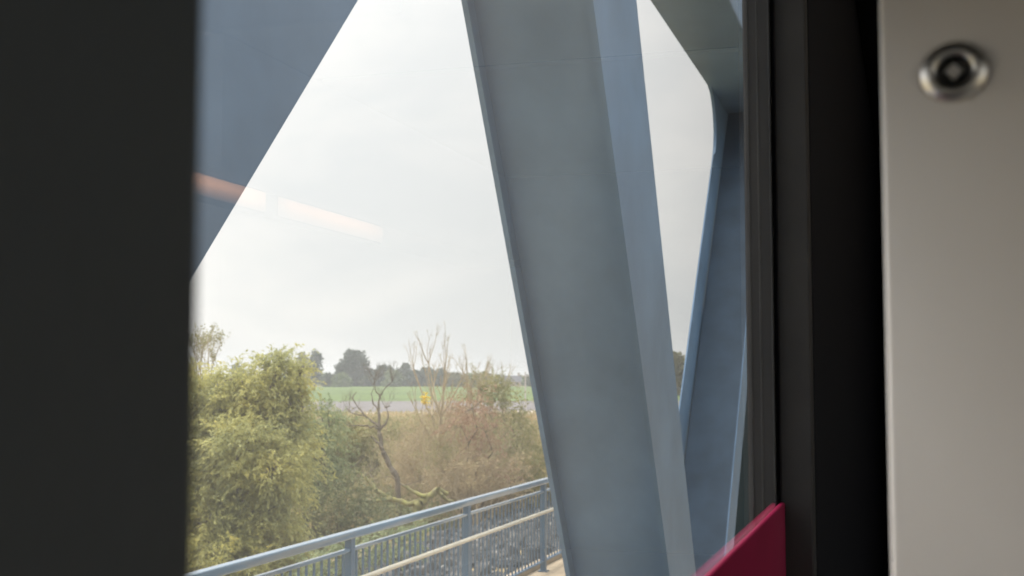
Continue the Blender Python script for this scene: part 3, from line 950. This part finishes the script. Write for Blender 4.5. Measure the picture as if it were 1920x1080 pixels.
# stone bank
sb = empty('stone_bank', (28, 8, G(28, 8)), 'bank of loose grey and white stones seen through the railing bars', 'stone bank')
def rock(r, seed):
    rs = np.random.default_rng(seed)
    bm = bmesh.new()
    bmesh.ops.create_icosphere(bm, subdivisions=1, radius=r)
    for v in bm.verts:
        v.co = Vector([c * k for c, k in zip(v.co, (1.25, 1.0, 0.75))]) * (1 + rs.normal(0, 0.16))
    me = bm_mesh('stone', bm)
    me.materials.append(M['stone'])
    return me
rocks = [rock(0.11, 40 + i) for i in range(9)]
def bank_spot():
    while True:
        x = rng.uniform(17.5, 46); y = 5.2 + 7.5 * rng.uniform(0, 1)
        return x, y
proto = []
for k in range(290):
    x, y = bank_spot()
    o = bpy.data.objects.new('stone', rocks[k % 9]); col.objects.link(o); o.parent = sb
    s = rng.uniform(0.9, 1.7)
    o.scale = (s, s, s); o.rotation_euler = tuple(rng.uniform(0, 6.28, 3))
    o.location = (x - 28, y - 8, G(x, y) + 0.05 - G(28, 8))
V, F = [], []
tmpl = [(np.array([v.co[:] for v in me.vertices]), [tuple(p.vertices) for p in me.polygons]) for me in rocks]
for k in range(5200):
    x, y = bank_spot()
    tv, tf = tmpl[k % 9]
    a = rng.uniform(0, 6.28); c, s_ = math.cos(a), math.sin(a)
    R = np.array([[c, -s_, 0], [s_, c, 0], [0, 0, 1]])
    b0 = len(V)
    sc_ = rng.uniform(0.4, 1.1)
    V.extend((tv @ R.T * sc_ + np.array((x - 28, y - 8, G(x, y) + 0.02 - G(28, 8)))).tolist())
    F.extend([tuple(i + b0 for i in f) for f in tf])
o = link('rubble', mesh_from('rubble', V, F), M['stone'], sb); o['kind'] = 'stuff'

# ------------------------------------------------------------------ far tree line, house, pole
def far_tree(px, top, wpx, D, mk, lab, group='trees along the far edge of the green field', cat='tree', name='field_tree', shape='round', yb=727):
    b = at(px, 715, D); gz = G(b[0], b[1]); b = np.array((b[0], b[1], gz - 0.1))
    h = at(px, top, D)[2] - gz
    R = wpx * D / 2400 / 2
    lob = []
    if shape == 'tall':
        for i in range(9):
            t = (i + 0.5) / 9
            rr = R * (0.55 + 0.45 * math.sin(math.pi * min(1, t * 1.15)))
            lob.append((b + np.array((rng.normal(0, R * .15), rng.normal(0, R * .15), h * (0.12 + 0.83 * t))), rr * 0.85, h * 0.11))
    elif shape == 'cone':
        for i in range(20):
            t = (i + 0.7) / 21
            rr = R * (0.85 + 0.35 * math.sin(t * 3.1) - 0.55 * t)
            a = rng.uniform(0, 6.28)
            lob.append((b + np.array((math.cos(a) * rr * .6, math.sin(a) * rr * .6, h * t)), rr * 0.62 + 0.4, h * 0.10))
        lob.append((b + np.array((0, 0, h * 0.9)), R * 0.4, h * 0.09))
    else:
        for i in range(12):
            u = unit(rng.normal(0, 1, 3)); u[2] = abs(u[2]) * 0.9 - 0.25
            lob.append((b + np.array((u[0] * R * .62, u[1] * R * .62, h * (0.5 + 0.38 * u[2]))), R * 0.42, h * 0.19))
        lob.append((b + np.array((0, 0, h * 0.78)), R * 0.5, h * 0.2))
        for i in range(6):
            a = i * 1.05
            lob.append((b + np.array((math.cos(a) * R * .55, math.sin(a) * R * .55, h * 0.2)), R * 0.42, h * 0.18))
    root = empty(name, b, lab, cat, group)
    Q, _ = sprays(lob, 13.0, 6, 0.9, 0.9, 0.7, 0.2, 0.45)
    link('crown', quads_mesh('crown', Q - b), M[mk], root)
    tr = limb((0, 0, 0), (rng.normal(0, .3), rng.normal(0, .3), h * 0.75), max(.15, h * 0.025), h * 0.008, 6, 0.015)
    for c, rx, ry in lob[:6]:
        tr += limb((0, 0, h * 0.3), c - b, h * 0.01, h * 0.004, 3, 0.05)
    link('trunk', tubes_mesh('trunk', tr, 6), M['dark_bark'], root)


FT = [(445, 681, 34, 640, 'far_dark', 'small grey green tree peeping over the willow top', 'round'),
      (566, 662, 28, 600, 'far_olive', 'yellowish slim tree just right of the willow top', 'tall'),
      (590, 657, 34, 620, 'far_dark', 'tall narrow dark tree at the left of the field edge', 'tall'),
      (616, 700, 34, 610, 'far_dark', 'low dark rounded tree between the narrow tree and the broad conical tree', 'round'),
      (640, 700, 36, 600, 'far_green', 'low pale green tree at the left foot of the broad conical tree', 'round'),
      (664, 657, 62, 630, 'far_dark', 'tallest broad conical tree on the field edge', 'cone'),
      (690, 706, 34, 620, 'far_dark', 'low dark tree at the right foot of the broad conical tree', 'round'),
      (722, 683, 52, 640, 'far_dark', 'wide round topped tree left in the middle clump', 'round'),
      (735, 693, 40, 610, 'far_green', 'lighter green round tree in front of the middle clump', 'round'),
      (758, 683, 32, 640, 'far_dark', 'small pointed dark tree at the right of the middle clump', 'cone'),
      (778, 694, 38, 620, 'far_dark', 'rounded dark tree right of the middle clump', 'round'),
      (800, 688, 44, 640, 'far_dark', 'spreading tree behind the tall bare saplings', 'round'),
      (825, 692, 44, 620, 'far_dark', 'dark round tree directly behind the tallest sapling', 'round'),
      (852, 698, 40, 610, 'far_olive', 'olive brown tree between two bare saplings', 'round'),
      (880, 702, 44, 620, 'far_dark', 'low dark tree behind the forked sapling', 'round'),
      (906, 698, 48, 590, 'far_olive', 'olive rounded tree left of the slate roofed house', 'round'),
      (935, 704, 30, 585, 'far_olive', 'low olive tree touching the left gable of the house', 'round'),
      (1000, 702, 40, 640, 'far_dark', 'dark tree right of the house chimney', 'round'),
      (1268, 657, 60, 420, 'far_olive', 'olive green tree showing in the gap between two bridge girders', 'round'),
      (400, 700, 44, 630, 'far_dark', 'low dark tree behind the left part of the willow', 'round'),
      (1060, 695, 50, 640, 'far_dark', 'dark tree hidden behind the broad bridge girder', 'round'),
      (1130, 690, 60, 620, 'far_green', 'green tree hidden behind the broad bridge girder', 'round')]
for px, top, wpx, D, mk, lab, sh in FT:
    far_tree(px, top, wpx, D, mk, lab, shape=sh)
# farther wood closing the gaps between the trees
n = 9000
D_ = rng.uniform(680, 760, n); pxs = rng.uniform(150, 1500, n)
lat_ = (pxs - 960) / 2400 * D_
X = D_ * CA + lat_ * SA; Y = D_ * SA - lat_ * CA
base = np.array([G(a, b) for a, b in zip(X, Y)])
hh = 4.2 + 2.6 * np.sin(pxs * 0.045) * np.sin(pxs * 0.021 + 1) + rng.normal(0, 0.5, n)
Z = base + hh * rng.uniform(0, 1, n) ** 0.7
P = np.stack([X, Y, Z], axis=1)
tag(link('distant_wood', quads_mesh('distant_wood', leaves(P, rng.normal(0, 1, (n, 3)), 2.6, 2.2)), M['far_green']), 'low dark wood along the horizon behind the field trees', 'wood', None, 'stuff')

hD = 640
hc = at(953, 715, hD); hz = G(hc[0], hc[1])
house = empty('farm_house', (hc[0], hc[1], hz), 'long house with slate roof and brick chimney at the field edge left of the girder', 'house')
house.rotation_euler = (0, 0, ALPHA - math.pi / 2)
HX, HYd, HW, HR = 6.4, 4.0, 2.5, 5.4
hw = box('wall', -HX, HX, -HYd, HYd, -0.3, HW, M['wall'], house)
rv = [(-HX - .3, -HYd - .4, HW - .1), (HX + .3, -HYd - .4, HW - .1), (HX + .3, HYd + .4, HW - .1), (-HX - .3, HYd + .4, HW - .1), (-HX - .3, 0, HR), (HX + .3, 0, HR)]
rf = link('roof', mesh_from('roof', rv, [(0, 1, 5, 4), (2, 3, 4, 5), (0, 4, 3), (1, 2, 5), (0, 3, 2, 1)]), M['roof'], house)
box('chimney', HX - 1.7, HX - 0.6, -.5, .5, HR - .5, HR + 1.5, M['wall'], rf)
for k in range(4):
    wx = -4.6 + k * 3.0
    fo = box('window', wx - .55, wx + .55, -HYd - .05, -HYd + .02, 0.9, 2.0, M['pole'], house)
    box('pane', wx - .45, wx + .45, -HYd - .07, -HYd - .045, 1.0, 1.9, M['black'], fo)
pb = at(985, 760, 250); pz = G(pb[0], pb[1])
pole = empty('timber_pole', (pb[0], pb[1], pz), 'pale timber pole with a short crossarm on the far bank beside the girder', 'pole')
ph = at(985, 697, 250)[2] - pz
link('shaft', tubes_mesh('shaft', [((0, 0, -.3), (0, 0, ph), 0.17, 0.12)], 8), M['pole'], pole)
ca_ = box('crossarm', -0.8, 0.8, -0.07, 0.07, ph - 0.9, ph - 0.72, M['pole'], pole)
pole.rotation_euler = (0, 0, ALPHA - math.pi / 2)

# ------------------------------------------------------------------ haze
hm = bpy.data.materials.new('haze_air')
hm.use_nodes = True
hn = hm.node_tree.nodes; hn.clear()
ho = hn.new('ShaderNodeOutputMaterial')
hv = hn.new('ShaderNodeVolumePrincipled')
hv.inputs['Color'].default_value = (0.93, 0.95, 0.97, 1)
hv.inputs['Density'].default_value = 0.00038
hm.node_tree.links.new(hv.outputs[0], ho.inputs['Volume'])
hb = box('haze', -5200, 8600, -5600, 7400, -8.6, 24.0, hm)
hb['kind'] = 'stuff'
